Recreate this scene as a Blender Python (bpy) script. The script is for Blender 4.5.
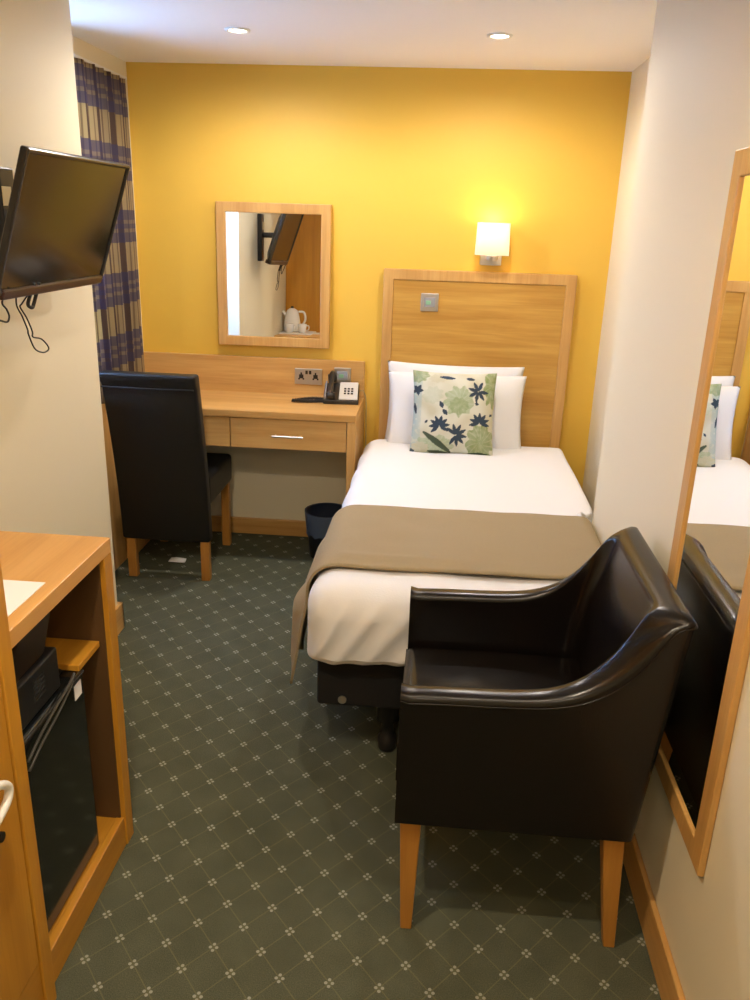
import bpy, bmesh, math, random
from mathutils import Vector, Matrix, noise
random.seed(4)
PI = math.pi
scene = bpy.context.scene
for o in list(bpy.data.objects):
    bpy.data.objects.remove(o)

# ------------------------------------------------------------------ camera
CAM_H = 1.62
RM = [[0.996063, 0.0832, 0.030593], [0.055914, -0.321875, -0.94513], [-0.068787, 0.943119, -0.32526]]
cam_data = bpy.data.cameras.new('camera')
cam = bpy.data.objects.new('camera', cam_data)
scene.collection.objects.link(cam)
scene.camera = cam
rt, up, bk = Vector(RM[0]), -Vector(RM[1]), -Vector(RM[2])
m = Matrix.Identity(4)
for i in range(3):
    m[i][0], m[i][1], m[i][2] = rt[i], up[i], bk[i]
m[2][3] = CAM_H
cam.matrix_world = m
cam_data.sensor_fit = 'VERTICAL'
cam_data.sensor_height = 24
cam_data.lens = 24 * 814.92 / 1000
cam_data.clip_start = 0.02

# ------------------------------------------------------------------ world, light, exposure
scene.view_settings.view_transform = 'Standard'
scene.view_settings.look = 'None'
scene.view_settings.gamma = 1
scene.view_settings.use_curve_mapping = False
scene.view_settings.exposure = 1.36
world = bpy.data.worlds.new('world')
scene.world = world
world.use_nodes = True
bgn = world.node_tree.nodes['Background']
bgn.inputs[0].default_value = (0.30, 0.52, 1.0, 1)
bgn.inputs[1].default_value = 7.5
SPOT_W = 22.0          # every ceiling downlight
SPOT_COL = (1.0, 0.85, 0.64)    # lights by the entrance
SPOT_COL_FAR = (1.0, 0.91, 0.84)  # lights over desk and bed
LAMP_W = 0.36           # wall lamp bulb

# sizes of the room (metres); camera stands at x = 0, y = 0
YB, ZC = 4.043, 2.263            # back wall, ceiling
XL, XLR, YLE = -1.245, -1.495, 2.90     # left wall, its recess by the window, where the recess begins
XR, XRR, YRE = 0.585, 0.767, 2.83       # right wall, its recess beside the bed
YF = -1.3                        # wall behind the camera

col = scene.collection

# ------------------------------------------------------------------ materials
def new_mat(name):
    mt = bpy.data.materials.new(name)
    mt.use_nodes = True
    nt = mt.node_tree
    return mt, nt, nt.nodes['Principled BSDF']

def N(nt, typ, **kw):
    n = nt.nodes.new(typ)
    for k, v in kw.items():
        setattr(n, k, v)
    return n

def plain(name, colr, rough=0.5, metal=0.0, bump=0.0, bscale=60.0, var=0.0, coat=0.0, spec=0.5):
    mt, nt, b = new_mat(name)
    b.inputs['Roughness'].default_value = rough
    b.inputs['Metallic'].default_value = metal
    b.inputs['Coat Weight'].default_value = coat
    b.inputs['Specular IOR Level'].default_value = spec
    tc = N(nt, 'ShaderNodeTexCoord')
    nz = N(nt, 'ShaderNodeTexNoise')
    nz.inputs['Scale'].default_value = bscale
    nz.inputs['Detail'].default_value = 4
    nt.links.new(tc.outputs['Object'], nz.inputs['Vector'])
    rp = N(nt, 'ShaderNodeValToRGB')
    rp.color_ramp.elements[0].position = 0.3
    rp.color_ramp.elements[1].position = 0.7
    rp.color_ramp.elements[0].color = tuple(c * (1 - var) for c in colr) + (1,)
    rp.color_ramp.elements[1].color = tuple(min(1, c * (1 + var)) for c in colr) + (1,)
    nt.links.new(nz.outputs['Fac'], rp.inputs['Fac'])
    nt.links.new(rp.outputs['Color'], b.inputs['Base Color'])
    if bump:
        bp = N(nt, 'ShaderNodeBump')
        bp.inputs['Strength'].default_value = bump
        bp.inputs['Distance'].default_value = 0.002
        nt.links.new(nz.outputs['Fac'], bp.inputs['Height'])
        nt.links.new(bp.outputs['Normal'], b.inputs['Normal'])
    return mt

def oak(name, axis, light, dark, rough=0.38):
    """wood with the grain running along the given axis"""
    mt, nt, b = new_mat(name)
    b.inputs['Roughness'].default_value = rough
    tc = N(nt, 'ShaderNodeTexCoord')
    mp = N(nt, 'ShaderNodeMapping')
    s = [11.0, 11.0, 11.0]
    s['xyz'.index(axis)] = 0.9
    mp.inputs['Scale'].default_value = s
    nt.links.new(tc.outputs['Object'], mp.inputs['Vector'])
    n1 = N(nt, 'ShaderNodeTexNoise')
    n1.inputs['Scale'].default_value = 1.6
    n1.inputs['Detail'].default_value = 6
    n1.inputs['Roughness'].default_value = 0.6
    n1.inputs['Distortion'].default_value = 0.5
    nt.links.new(mp.outputs[0], n1.inputs['Vector'])
    mp2 = N(nt, 'ShaderNodeMapping')
    s2 = [150.0, 150.0, 150.0]
    s2['xyz'.index(axis)] = 5.0
    mp2.inputs['Scale'].default_value = s2
    nt.links.new(tc.outputs['Object'], mp2.inputs['Vector'])
    n2 = N(nt, 'ShaderNodeTexNoise')
    n2.inputs['Scale'].default_value = 1.0
    n2.inputs['Detail'].default_value = 2
    nt.links.new(mp2.outputs[0], n2.inputs['Vector'])
    mx = N(nt, 'ShaderNodeMath', operation='MULTIPLY_ADD')
    mx.inputs[1].default_value = 0.3
    nt.links.new(n2.outputs['Fac'], mx.inputs[0])
    nt.links.new(n1.outputs['Fac'], mx.inputs[2])
    rp = N(nt, 'ShaderNodeValToRGB')
    rp.color_ramp.elements[0].position = 0.45
    rp.color_ramp.elements[1].position = 0.85
    rp.color_ramp.elements[0].color = light + (1,)
    rp.color_ramp.elements[1].color = dark + (1,)
    nt.links.new(mx.outputs[0], rp.inputs['Fac'])
    nt.links.new(rp.outputs['Color'], b.inputs['Base Color'])
    return mt

LO, DO = (0.66, 0.385, 0.125), (0.50, 0.26, 0.07)
OAK = {a: oak('oak_' + a, a, LO, DO) for a in 'xyz'}
HB = oak('oak_headboard', 'x', (0.62, 0.355, 0.075), (0.45, 0.222, 0.036))
CO = {a: oak('cabinet_oak_warm_lit_' + a, a, (0.60, 0.285, 0.028), (0.47, 0.20, 0.016)) for a in 'xyz'}  # same oak as the desk, with warm light put into its colour
LEG = oak('beech_leg', 'z', (0.50, 0.235, 0.045), (0.38, 0.16, 0.026))
YEL = plain('yellow_paint', (0.80, 0.50, 0.066), 0.55, bump=0.05, bscale=250)
CREAM = plain('cream_paint', (0.79, 0.715, 0.525), 0.6, bump=0.05, bscale=250)
CEIL = plain('ceiling_paint', (0.90, 0.87, 0.83), 0.7, bump=0.04, bscale=200)
WHITE = plain('white_cotton', (0.77, 0.765, 0.77), 0.85, bump=0.25, bscale=180)
RUN = plain('khaki_runner', (0.33, 0.255, 0.145), 0.9, bump=0.5, bscale=400, var=0.10)
LEATHER = plain('brown_black_leather', (0.0055, 0.004, 0.0035), 0.24, bump=0.10, bscale=260, var=0.2, spec=0.42)
CHAIRBLK = plain('black_leatherette', (0.011, 0.011, 0.0105), 0.42, bump=0.3, bscale=300, spec=0.32)
BASEF = plain('black_divan_fabric', (0.004, 0.0038, 0.004), 0.85, bump=0.3, bscale=400)
BLK = plain('black_plastic', (0.012, 0.012, 0.013), 0.35)
GLOSS = plain('gloss_black', (0.006, 0.007, 0.007), 0.12, spec=0.5)
GREYB = plain('grey_bezel', (0.022, 0.020, 0.018), 0.25)
CHROME = plain('brushed_metal', (0.58, 0.56, 0.53), 0.38, metal=1.0)
PLASTW = plain('white_plastic', (0.80, 0.79, 0.76), 0.35)
PAPER = plain('white_paper', (0.86, 0.85, 0.84), 0.8)
GREYP = plain('grey_plastic', (0.30, 0.30, 0.31), 0.45)
BINM = plain('navy_plastic', (0.012, 0.018, 0.035), 0.4)
LINER = plain('blue_bin_liner', (0.07, 0.10, 0.17), 0.35, bump=0.8, bscale=40)
CORD = plain('black_cord', (0.01, 0.01, 0.01), 0.5)
GREENL = plain('green_sticker', (0.25, 0.5, 0.3), 0.5)
YLAB = plain('pale_label', (0.75, 0.62, 0.35), 0.5)

def mirror_mat():
    mt, nt, b = new_mat('mirror_glass')
    b.inputs['Metallic'].default_value = 1
    b.inputs['Roughness'].default_value = 0.0
    b.inputs['Base Color'].default_value = (0.90, 0.91, 0.90, 1)
    return mt
MIR = mirror_mat()

def glass_mat():
    mt, nt, b = new_mat('window_glass')
    b.inputs['Transmission Weight'].default_value = 1
    b.inputs['Roughness'].default_value = 0.0
    b.inputs['IOR'].default_value = 1.02
    b.inputs['Base Color'].default_value = (1, 1, 1, 1)
    return mt
GLASS = glass_mat()

def emit(name, c, s):
    mt, nt, b = new_mat(name)
    b.inputs['Base Color'].default_value = c + (1,)
    b.inputs['Emission Color'].default_value = c + (1,)
    b.inputs['Emission Strength'].default_value = s
    return mt
DOWN = emit('downlight_lens', (1.0, 0.90, 0.75), 14.0)
SHADE = emit('lit_opal_shade', (1.0, 0.80, 0.50), 0.30)

def carpet_mat():
    mt, nt, b = new_mat('green_patterned_carpet')
    b.inputs['Roughness'].default_value = 0.95
    b.inputs['Specular IOR Level'].default_value = 0.15
    L = nt.links
    tc = N(nt, 'ShaderNodeTexCoord')
    sep = N(nt, 'ShaderNodeSeparateXYZ')
    L.new(tc.outputs['Object'], sep.inputs[0])
    def M(op, a, bb=None, c=None):
        n = N(nt, 'ShaderNodeMath', operation=op)
        for i, v in enumerate((a, bb, c)):
            if v is None: continue
            if isinstance(v, (int, float)): n.inputs[i].default_value = v
            else: L.new(v, n.inputs[i])
        return n.outputs[0]
    PX, PY, X0, Y0 = 0.1125, 0.1285, -0.28, 1.622
    u = M('DIVIDE', M('SUBTRACT', sep.outputs[0], X0), PX)
    v = M('DIVIDE', M('SUBTRACT', sep.outputs[1], Y0), PY)
    p = M('ADD', u, v)          # integer at a flower, both p and q
    q = M('SUBTRACT', u, v)
    def cen(t):                  # signed distance to the nearest integer
        return M('SUBTRACT', t, M('ROUND', t))
    dp, dq = cen(p), cen(q)
    dx = M('MULTIPLY', M('ADD', dp, dq), PX / 2)
    dy = M('MULTIPLY', M('SUBTRACT', dp, dq), PY / 2)
    # four round dots
    masks = []
    for ox, oy in ((0.0075, 0), (-0.0075, 0), (0, 0.0085), (0, -0.0085)):
        a = M('POWER', M('SUBTRACT', dx, ox), 2)
        c = M('POWER', M('SUBTRACT', dy, oy), 2)
        masks.append(M('LESS_THAN', M('ADD', a, c), 0.0040 ** 2))
    dots = M('MAXIMUM', M('MAXIMUM', masks[0], masks[1]), M('MAXIMUM', masks[2], masks[3]))
    line = M('LESS_THAN', M('MINIMUM', M('ABSOLUTE', dp), M('ABSOLUTE', dq)), 0.016)
    nz = N(nt, 'ShaderNodeTexNoise')
    nz.inputs['Scale'].default_value = 420
    nz.inputs['Detail'].default_value = 3
    L.new(tc.outputs['Object'], nz.inputs['Vector'])
    nb = N(nt, 'ShaderNodeTexNoise')
    nb.inputs['Scale'].default_value = 9
    nb.inputs['Detail'].default_value = 5
    L.new(tc.outputs['Object'], nb.inputs['Vector'])
    base = N(nt, 'ShaderNodeValToRGB')
    base.color_ramp.elements[0].position = 0.3
    base.color_ramp.elements[1].position = 0.7
    base.color_ramp.elements[0].color = (0.052, 0.058, 0.038, 1)
    base.color_ramp.elements[1].color = (0.128, 0.134, 0.086, 1)
    mixn = M('ADD', M('MULTIPLY', nz.outputs['Fac'], 0.75), M('MULTIPLY', nb.outputs['Fac'], 0.25))
    L.new(mixn, base.inputs['Fac'])
    m1 = N(nt, 'ShaderNodeMix', data_type='RGBA')
    L.new(M('MULTIPLY', line, 0.38), m1.inputs[0])
    L.new(base.outputs['Color'], m1.inputs[6])
    m1.inputs[7].default_value = (0.20, 0.19, 0.09, 1)
    m2 = N(nt, 'ShaderNodeMix', data_type='RGBA')
    L.new(M('MULTIPLY', dots, 0.55), m2.inputs[0])
    L.new(m1.outputs[2], m2.inputs[6])
    m2.inputs[7].default_value = (0.50, 0.50, 0.42, 1)
    L.new(m2.outputs[2], b.inputs['Base Color'])
    bp = N(nt, 'ShaderNodeBump')
    bp.inputs['Strength'].default_value = 0.6
    bp.inputs['Distance'].default_value = 0.003
    L.new(nz.outputs['Fac'], bp.inputs['Height'])
    L.new(bp.outputs['Normal'], b.inputs['Normal'])
    return mt

def plaid_mat():
    mt, nt, b = new_mat('plaid_curtain')
    L = nt.links
    b.inputs['Roughness'].default_value = 0.85
    uv = N(nt, 'ShaderNodeUVMap')
    uv.uv_map = 'UVMap'
    sep = N(nt, 'ShaderNodeSeparateXYZ')
    L.new(uv.outputs[0], sep.inputs[0])
    def M(op, a, bb=None):
        n = N(nt, 'ShaderNodeMath', operation=op)
        for i, v in enumerate((a, bb)):
            if v is None: continue
            if isinstance(v, (int, float)): n.inputs[i].default_value = v
            else: L.new(v, n.inputs[i])
        return n.outputs[0]
    def stripes(sock, period, stops):
        fr = M('FRACT', M('DIVIDE', sock, period))
        rp = N(nt, 'ShaderNodeValToRGB')
        rp.color_ramp.interpolation = 'CONSTANT'
        els = rp.color_ramp.elements
        els[0].position, els[0].color = stops[0][0], (stops[0][1],) * 3 + (1,)
        els[1].position, els[1].color = stops[1][0], (stops[1][1],) * 3 + (1,)
        for p_, v_ in stops[2:]:
            e = els.new(p_)
            e.color = (v_,) * 3 + (1,)
        L.new(fr, rp.inputs['Fac'])
        return rp.outputs['Color']
    hz = stripes(M('ADD', sep.outputs[1], 0.144), 0.267, [(0, 1), (0.16, .55), (0.22, 1), (0.30, .6), (0.36, 1), (0.52, 0)])
    vt = stripes(sep.outputs[0], 0.118, [(0, 0), (0.14, .6), (0.22, 0), (0.42, 1), (0.72, 0), (0.84, .7), (0.92, 0)])
    m1 = N(nt, 'ShaderNodeMix', data_type='RGBA')
    m1.inputs[6].default_value = (0.50, 0.37, 0.19, 1)
    m1.inputs[7].default_value = (0.075, 0.035, 0.04, 1)
    L.new(M('MULTIPLY', vt, 0.85), m1.inputs[0])
    m2 = N(nt, 'ShaderNodeMix', data_type='RGBA')
    m2.inputs[7].default_value = (0.075, 0.066, 0.14, 1)
    L.new(m1.outputs[2], m2.inputs[6])
    L.new(M('MULTIPLY', hz, 0.75), m2.inputs[0])
    L.new(m2.outputs[2], b.inputs['Base Color'])
    tr = N(nt, 'ShaderNodeBsdfTranslucent')
    L.new(m2.outputs[2], tr.inputs['Color'])
    mx = N(nt, 'ShaderNodeMixShader')
    mx.inputs[0].default_value = 0.5
    L.new(b.outputs[0], mx.inputs[1])
    L.new(tr.outputs[0], mx.inputs[2])
    L.new(mx.outputs[0], nt.nodes['Material Output'].inputs['Surface'])
    return mt

def attr_mat(name, rough=0.85):
    mt, nt, b = new_mat(name)
    b.inputs['Roughness'].default_value = rough
    a = N(nt, 'ShaderNodeAttribute')
    a.attribute_name = 'Col'
    nt.links.new(a.outputs['Color'], b.inputs['Base Color'])
    return mt

# ------------------------------------------------------------------ helpers
def thing(name, label, cat, loc=(0, 0, 0), rot=(0, 0, 0), group=None):
    o = bpy.data.objects.new(name, None)
    o.empty_display_size = 0.05
    o.location = loc
    o.rotation_euler = rot
    col.objects.link(o)
    return tag(o, label, cat, group)

def tag(o, label, cat, group=None, kind=None):
    o['label'] = label
    o['category'] = cat
    if group: o['group'] = group
    if kind: o['kind'] = kind
    return o

def link(name, bm, mt, parent=None, smooth=False, bevel=0.0, seg=2, sub=0, label=None, origin=None):
    bmesh.ops.recalc_face_normals(bm, faces=bm.faces[:])
    if origin is not None:
        bmesh.ops.translate(bm, verts=bm.verts[:], vec=-Vector(origin))
    me = bpy.data.meshes.new(name)
    bm.to_mesh(me)
    bm.free()
    o = bpy.data.objects.new(name, me)
    if origin is not None: o.location = origin
    col.objects.link(o)
    for x in (mt if isinstance(mt, (list, tuple)) else [mt]):
        me.materials.append(x)
    if smooth:
        for p in me.polygons: p.use_smooth = True
    if bevel:
        md = o.modifiers.new('bevel', 'BEVEL')
        md.width = bevel
        md.segments = seg
        md.limit_method = 'ANGLE'
        md.angle_limit = math.radians(40)
        md.harden_normals = False
    if sub:
        md = o.modifiers.new('subdivision', 'SUBSURF')
        md.levels = md.render_levels = sub
    if parent is not None: o.parent = parent
    if label: o['label'] = label
    return o

def struct(name, bm, mt, parent=None, **kw):
    o = link(name, bm, mt, parent, **kw)
    if parent is None: o['kind'] = 'structure'
    return o

def box(bm, x0, x1, y0, y1, z0, z1):
    vs = [bm.verts.new((x, y, z)) for x in (x0, x1) for y in (y0, y1) for z in (z0, z1)]
    for f in ((0, 1, 3, 2), (4, 6, 7, 5), (0, 4, 5, 1), (2, 3, 7, 6), (0, 2, 6, 4), (1, 5, 7, 3)):
        bm.faces.new([vs[i] for i in f])
    return vs

def B(*a):
    bm = bmesh.new()
    for t in (a if isinstance(a[0], (tuple, list)) else [a]):
        box(bm, *t)
    return bm

def hexa(bm, bot, top):
    """solid between two quads given in the same winding"""
    b = [bm.verts.new(p) for p in bot]
    t = [bm.verts.new(p) for p in top]
    bm.faces.new(b[::-1]); bm.faces.new(t)
    for i in range(4):
        j = (i + 1) % 4
        bm.faces.new((b[i], b[j], t[j], t[i]))

def cyl(bm, c, r0, r1, h, seg=24, axis='z', caps=True):
    rings = []
    for k, (r, d) in enumerate(((r0, 0), (r1, h))):
        ring = []
        for i in range(seg):
            a = 2 * PI * i / seg
            u, v = r * math.cos(a), r * math.sin(a)
            p = {'z': (u, v, d), 'x': (d, u, v), 'y': (u, d, v)}[axis]
            ring.append(bm.verts.new((c[0] + p[0], c[1] + p[1], c[2] + p[2])))
        rings.append(ring)
    for i in range(seg):
        j = (i + 1) % seg
        bm.faces.new((rings[0][i], rings[0][j], rings[1][j], rings[1][i]))
    if caps:
        bm.faces.new(rings[0][::-1]); bm.faces.new(rings[1])
    return rings

def lathe(bm, prof, seg=32, c=(0, 0, 0)):
    rings = []
    for r, z in prof:
        rings.append([bm.verts.new((c[0] + r * math.cos(2 * PI * i / seg), c[1] + r * math.sin(2 * PI * i / seg), c[2] + z)) for i in range(seg)])
    for a, b in zip(rings, rings[1:]):
        for i in range(seg):
            j = (i + 1) % seg
            bm.faces.new((a[i], a[j], b[j], b[i]))
    return rings

def catmull(pts, n=8):
    P = [Vector(p) for p in pts]
    P = [2 * P[0] - P[1]] + P + [2 * P[-1] - P[-2]]
    out = []
    for i in range(1, len(P) - 2):
        for k in range(n):
            t = k / n
            a, b, c, d = P[i - 1], P[i], P[i + 1], P[i + 2]
            out.append(0.5 * ((2 * b) + (c - a) * t + (2 * a - 5 * b + 4 * c - d) * t * t + (3 * b - a - 3 * c + d) * t ** 3))
    out.append(P[-2])
    return out

def tube(bm, pts, r, seg=8, smooth=8):
    P = catmull(pts, smooth) if smooth else [Vector(p) for p in pts]
    rings = []
    nrm = None
    for i, p in enumerate(P):
        d = (P[min(i + 1, len(P) - 1)] - P[max(i - 1, 0)]).normalized()
        if nrm is None:
            nrm = d.orthogonal().normalized()
        else:
            nrm = (nrm - d * nrm.dot(d)).normalized()
        bn = d.cross(nrm)
        rings.append([bm.verts.new(p + r * (math.cos(2 * PI * k / seg) * nrm + math.sin(2 * PI * k / seg) * bn)) for k in range(seg)])
    for a, b in zip(rings, rings[1:]):
        for i in range(seg):
            j = (i + 1) % seg
            bm.faces.new((a[i], a[j], b[j], b[i]))
    bm.faces.new(rings[0][::-1]); bm.faces.new(rings[-1])

def grid_mesh(bm, f, nu, nv, closed_u=False):
    V = [[bm.verts.new(f(i / nu, j / nv)) for j in range(nv + 1)] for i in range(nu + (0 if closed_u else 1))]
    F = []
    for i in range(nu):
        a = V[i]; b = V[(i + 1) % len(V)]
        for j in range(nv):
            F.append(bm.faces.new((a[j], b[j], b[j + 1], a[j + 1])))
    return V, F

def frame(bm, axis, p0, p1, a0, a1, b0, b1, w):
    """rectangular ring, thickness p0..p1 on `axis`, opening inside border w; mitred corners"""
    def pt(p, a, b):
        return {'x': (p, a, b), 'y': (a, p, b)}[axis]
    O = [(a0, b0), (a1, b0), (a1, b1), (a0, b1)]
    I = [(a0 + w, b0 + w), (a1 - w, b0 + w), (a1 - w, b1 - w), (a0 + w, b1 - w)]
    vo = [[bm.verts.new(pt(p, *c)) for c in O] for p in (p0, p1)]
    vi = [[bm.verts.new(pt(p, *c)) for c in I] for p in (p0, p1)]
    for i in range(4):
        j = (i + 1) % 4
        for k in range(2):
            bm.faces.new((vo[k][i], vo[k][j], vi[k][j], vi[k][i]))
        bm.faces.new((vo[0][i], vo[0][j], vo[1][j], vo[1][i]))
        bm.faces.new((vi[0][i], vi[0][j], vi[1][j], vi[1][i]))

# ================================================================== THE ROOM
T = 0.12
struct('floor', B(XLR - T, XRR + T, YF - T, YB + T, -0.08, 0), carpet_mat())
struct('ceiling', B(XLR - T, XRR + T, YF - T, YB + T, ZC, ZC + 0.08), CEIL)
struct('wall_back', B(XLR - T, XRR + T, YB, YB + T, 0, ZC), YEL)
struct('wall_front', B(XLR - T, XRR + T, YF - T, YF, 0, ZC), CREAM)
struct('wall_right', B(XR, XRR + T, YF, YRE, 0, ZC), CREAM, bevel=0.004)
struct('wall_right_far', B(XRR, XRR + T, YRE, YB, 0, ZC), CREAM)
struct('wall_left', B(XLR - T, XL, YF, YLE, 0, ZC), CREAM, bevel=0.004)
WY0, WY1, WZ0, WZ1 = 3.0, 3.60, 0.95, 2.12
struct('wall_left_far', B((XLR - T, XLR, YLE, WY0, 0, ZC), (XLR - T, XLR, WY1, YB, 0, ZC),
                          (XLR - T, XLR, WY0, WY1, 0, WZ0), (XLR - T, XLR, WY0, WY1, WZ1, ZC)), CREAM)
wf = bmesh.new()
frame(wf, 'x', XLR - 0.09, XLR - 0.04, WY0, WY1, WZ0, WZ1, 0.05)
win = struct('window_1', wf, PLASTW, bevel=0.004)
link('glass', B(XLR - 0.068, XLR - 0.062, WY0 + 0.05, WY1 - 0.05, WZ0 + 0.05, WZ1 - 0.05), GLASS, win)
link('window_sill', B(XLR - 0.04, XLR + 0.003, WY0 - 0.0, WY1 + 0.0, WZ0 - 0.02, WZ0), PLASTW, win, bevel=0.004)
# daylight sampling aid for the window opening (a portal gives off no light of its own)
pd = bpy.data.lights.new('window_portal', 'AREA')
pd.shape = 'RECTANGLE'; pd.size = WZ1 - WZ0; pd.size_y = WY1 - WY0
pd.cycles.is_portal = True
po = bpy.data.objects.new('window_portal', pd)
po.location = (XLR - 0.115, (WY0 + WY1) / 2, (WZ0 + WZ1) / 2)
po.rotation_euler = (0, -PI / 2, 0)
col.objects.link(po)

struct('trim_1', B(XLR + 0.0005, XLR + 0.016, YLE + 0.02, 3.595, 0.001, 0.82), OAK['z'], bevel=0.002)
struct('trim_2', B(-1.45, -0.405, YB - 0.006, YB - 0.0005, 0.089, 0.604), CREAM)
SK = 0.112
struct('baseboard_back', B((-1.46, -0.39, YB - 0.018, YB - 0.0005, 0.0, 0.088)), OAK['x'], bevel=0.004)
struct('baseboard_left', B((XL + 0.0005, XL + 0.016, 1.79, YLE + 0.016, 0.0, 0.115), (XLR + 0.02, XL + 0.016, YLE + 0.0005, YLE + 0.016, 0.0, 0.115)), OAK['y'], bevel=0.003)
struct('baseboard_right', B(XR - 0.015, XR - 0.0005, YF + 0.02, YRE - 0.02, 0.0, SK), OAK['y'], bevel=0.004)

# downlights -----------------------------------------------------------------
def downlight(x, y, label, colr=SPOT_COL, power=SPOT_W):
    t = thing('ceiling_light', label, 'ceiling light', (x, y, ZC), group='recessed ceiling downlights')
    bm = bmesh.new()
    lathe(bm, [(0.047, -0.0005), (0.046, -0.006), (0.036, -0.007), (0.031, -0.003), (0.030, -0.0005)], 36)
    link('trim_ring', bm, PLASTW, t, smooth=True)
    bm = bmesh.new()
    lathe(bm, [(0.0005, -0.003), (0.028, -0.003), (0.029, -0.0008)], 30)
    link('lens', bm, DOWN, t, smooth=True)
    ld = bpy.data.lights.new('downlight', 'SPOT')
    ld.energy = power; ld.color = colr
    ld.spot_size = math.radians(176); ld.spot_blend = 0.55
    ld.shadow_soft_size = 0.03
    lo = bpy.data.objects.new('downlight', ld)
    lo.location = (0, 0, -0.012)
    lo.parent = t
    col.objects.link(lo)
downlight(-0.804, 3.33, 'small round recessed ceiling light left, above the desk', SPOT_COL_FAR, SPOT_W * 0.8)
downlight(0.153, 3.35, 'small round recessed ceiling light right, above the bed', SPOT_COL_FAR, SPOT_W * 0.66)
downlight(-0.45, 0.90, 'recessed ceiling light above the wardrobe front, out of frame', power=SPOT_W * 1.3)
downlight(0.15, 0.60, 'added ceiling fill light on the right side above the entrance, out of frame', power=SPOT_W * 0.35)  # unseen downlight, added as general fill
downlight(-0.25, -0.70, 'added ceiling fill light nearest the front wall, out of frame', power=SPOT_W * 0.6)  # added behind the camera to fill the room with light

# ================================================================== BED
bed = thing('single_bed', 'single divan bed with a black fabric base standing against the oak headboard', 'bed', (0.13, 3.05, 0))
def bedp(name, bm, mt, **kw):
    bmesh.ops.translate(bm, verts=bm.verts[:], vec=(-0.13, -3.05, 0))
    return link(name, bm, mt, bed, **kw)
bedp('divan_base', B(-0.315, 0.565, 2.135, 3.985, 0.212, 0.385), BASEF, bevel=0.012, seg=3)
bedp('mattress', B(-0.310, 0.550, 2.16, 3.985, 0.386, 0.575), WHITE, bevel=0.03, seg=4)
for (lx, ly) in ((-0.10, 2.24), (0.40, 2.24), (-0.10, 3.85), (0.40, 3.85)):
    bm = bmesh.new()
    lathe(bm, [(0.0005, 0), (0.026, 0.0), (0.030, 0.01), (0.030, 0.045), (0.022, 0.055), (0.020, 0.10), (0.036, 0.115), (0.036, 0.212)], 20, (lx, ly, 0))
    bedp('leg', bm, BLK, smooth=True)
bm = bmesh.new()
cyl(bm, (-0.236, 2.131, 0.237), 0.013, 0.013, 0.006, 20, 'y')
bedp('badge', bm, CHROME, label='small round silver badge')

# duvet
DX0, DX1, DY0, DY1, DZ0, DZ1 = -0.348, 0.625, 2.084, 3.90, 0.380, 0.615
def duvet():
    bm = bmesh.new()
    box(bm, DX0, DX1, DY0, DY1, DZ0, DZ1)
    bmesh.ops.subdivide_edges(bm, edges=bm.edges[:], cuts=3, use_grid_fill=True)
    for _ in range(1):
        bmesh.ops.subdivide_edges(bm, edges=bm.edges[:], cuts=21, use_grid_fill=True)
    cx, cy, cz = (DX0 + DX1) / 2, (DY0 + DY1) / 2, (DZ0 + DZ1) / 2
    hx, hy, hz = (DX1 - DX0) / 2, (DY1 - DY0) / 2, (DZ1 - DZ0) / 2
    R = 0.085
    for v in bm.verts:
        p = v.co - Vector((cx, cy, cz))
        up_ = p.z > -0.02
        RX = 0.03 if p.x > 0 else R
        if p.x > hx - 0.065 and v.co.y < YRE + 0.05: p.x -= 0.043 * (p.x / hx)
        q = Vector((max(-hx + R, min(hx - 0.043 - RX if v.co.y < YRE + 0.05 else hx - RX, p.x)), max(-hy + R, min(hy - R, p.y)), max(-hz, min(hz - R, p.z))))
        d = p - q
        dn = Vector((d.x / RX, d.y / R, d.z / R))
        if dn.length > 1: p = q + Vector((d.x, d.y, d.z)) / dn.length
        # cloth folds
        w = Vector((p.x, p.y, p.z))
        top = max(0, (p.z / hz))
        n1 = noise.noise(Vector((w.x * 5, w.y * 3, w.z * 5))) * 0.010
        front = max(0.0, (-p.y - hy + 0.12) / 0.12)
        sk = w.x * 75 - w.z * 48 + 2.6 * noise.noise(Vector((w.x * 4, 0, w.z * 5)))
        fold = ((0.5 + 0.5 * math.sin(sk)) ** 1.6 - 0.3) * 0.013 * front * (1 - 0.75 * max(0, top)) * (0.5 + 0.9 * noise.noise(Vector((w.x * 7, 4, w.z * 3))) + 0.4)
        p.z += n1 * max(0, top)
        p.y -= fold + 0.012 * front * math.cos(p.z / hz * 1.4)
        side = max(0.0, (abs(p.x) - hx + 0.10) / 0.10)
        p.x += math.copysign(1, p.x) * (math.sin(w.y * 22 + 2 * noise.noise(w * 4)) * 0.004 * side) * (1 if p.x < 0 else 0)
        if p.z < -hz + 0.02:     # hem draws in at the base
            p.y += 0.02 * front
        p.z += -0.006 * math.sin(w.x * 9) * front * (1 - max(0, top))
        v.co = p + Vector((cx, cy, cz))
        if v.co.y < YRE + 0.16:
            lim = XR - 0.003 + max(0, (v.co.y - YRE - 0.03)) * 0.25
            if v.co.x > lim: v.co.x = lim
    bmesh.ops.delete(bm, geom=[f for f in bm.faces if f.calc_center_median().z < DZ0 + 0.004 and abs(f.normal.z) > 0.9], context='FACES')
    return bm
dv = link('duvet', duvet(), WHITE, smooth=True, sub=1, origin=(0.126, 2.97, 0.385))
md = dv.modifiers.new('thickness', 'SOLIDIFY'); md.thickness = 0.018; md.offset = -1
tag(dv, 'plain white duvet covering the single bed, tucked at the foot', 'duvet')

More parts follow.
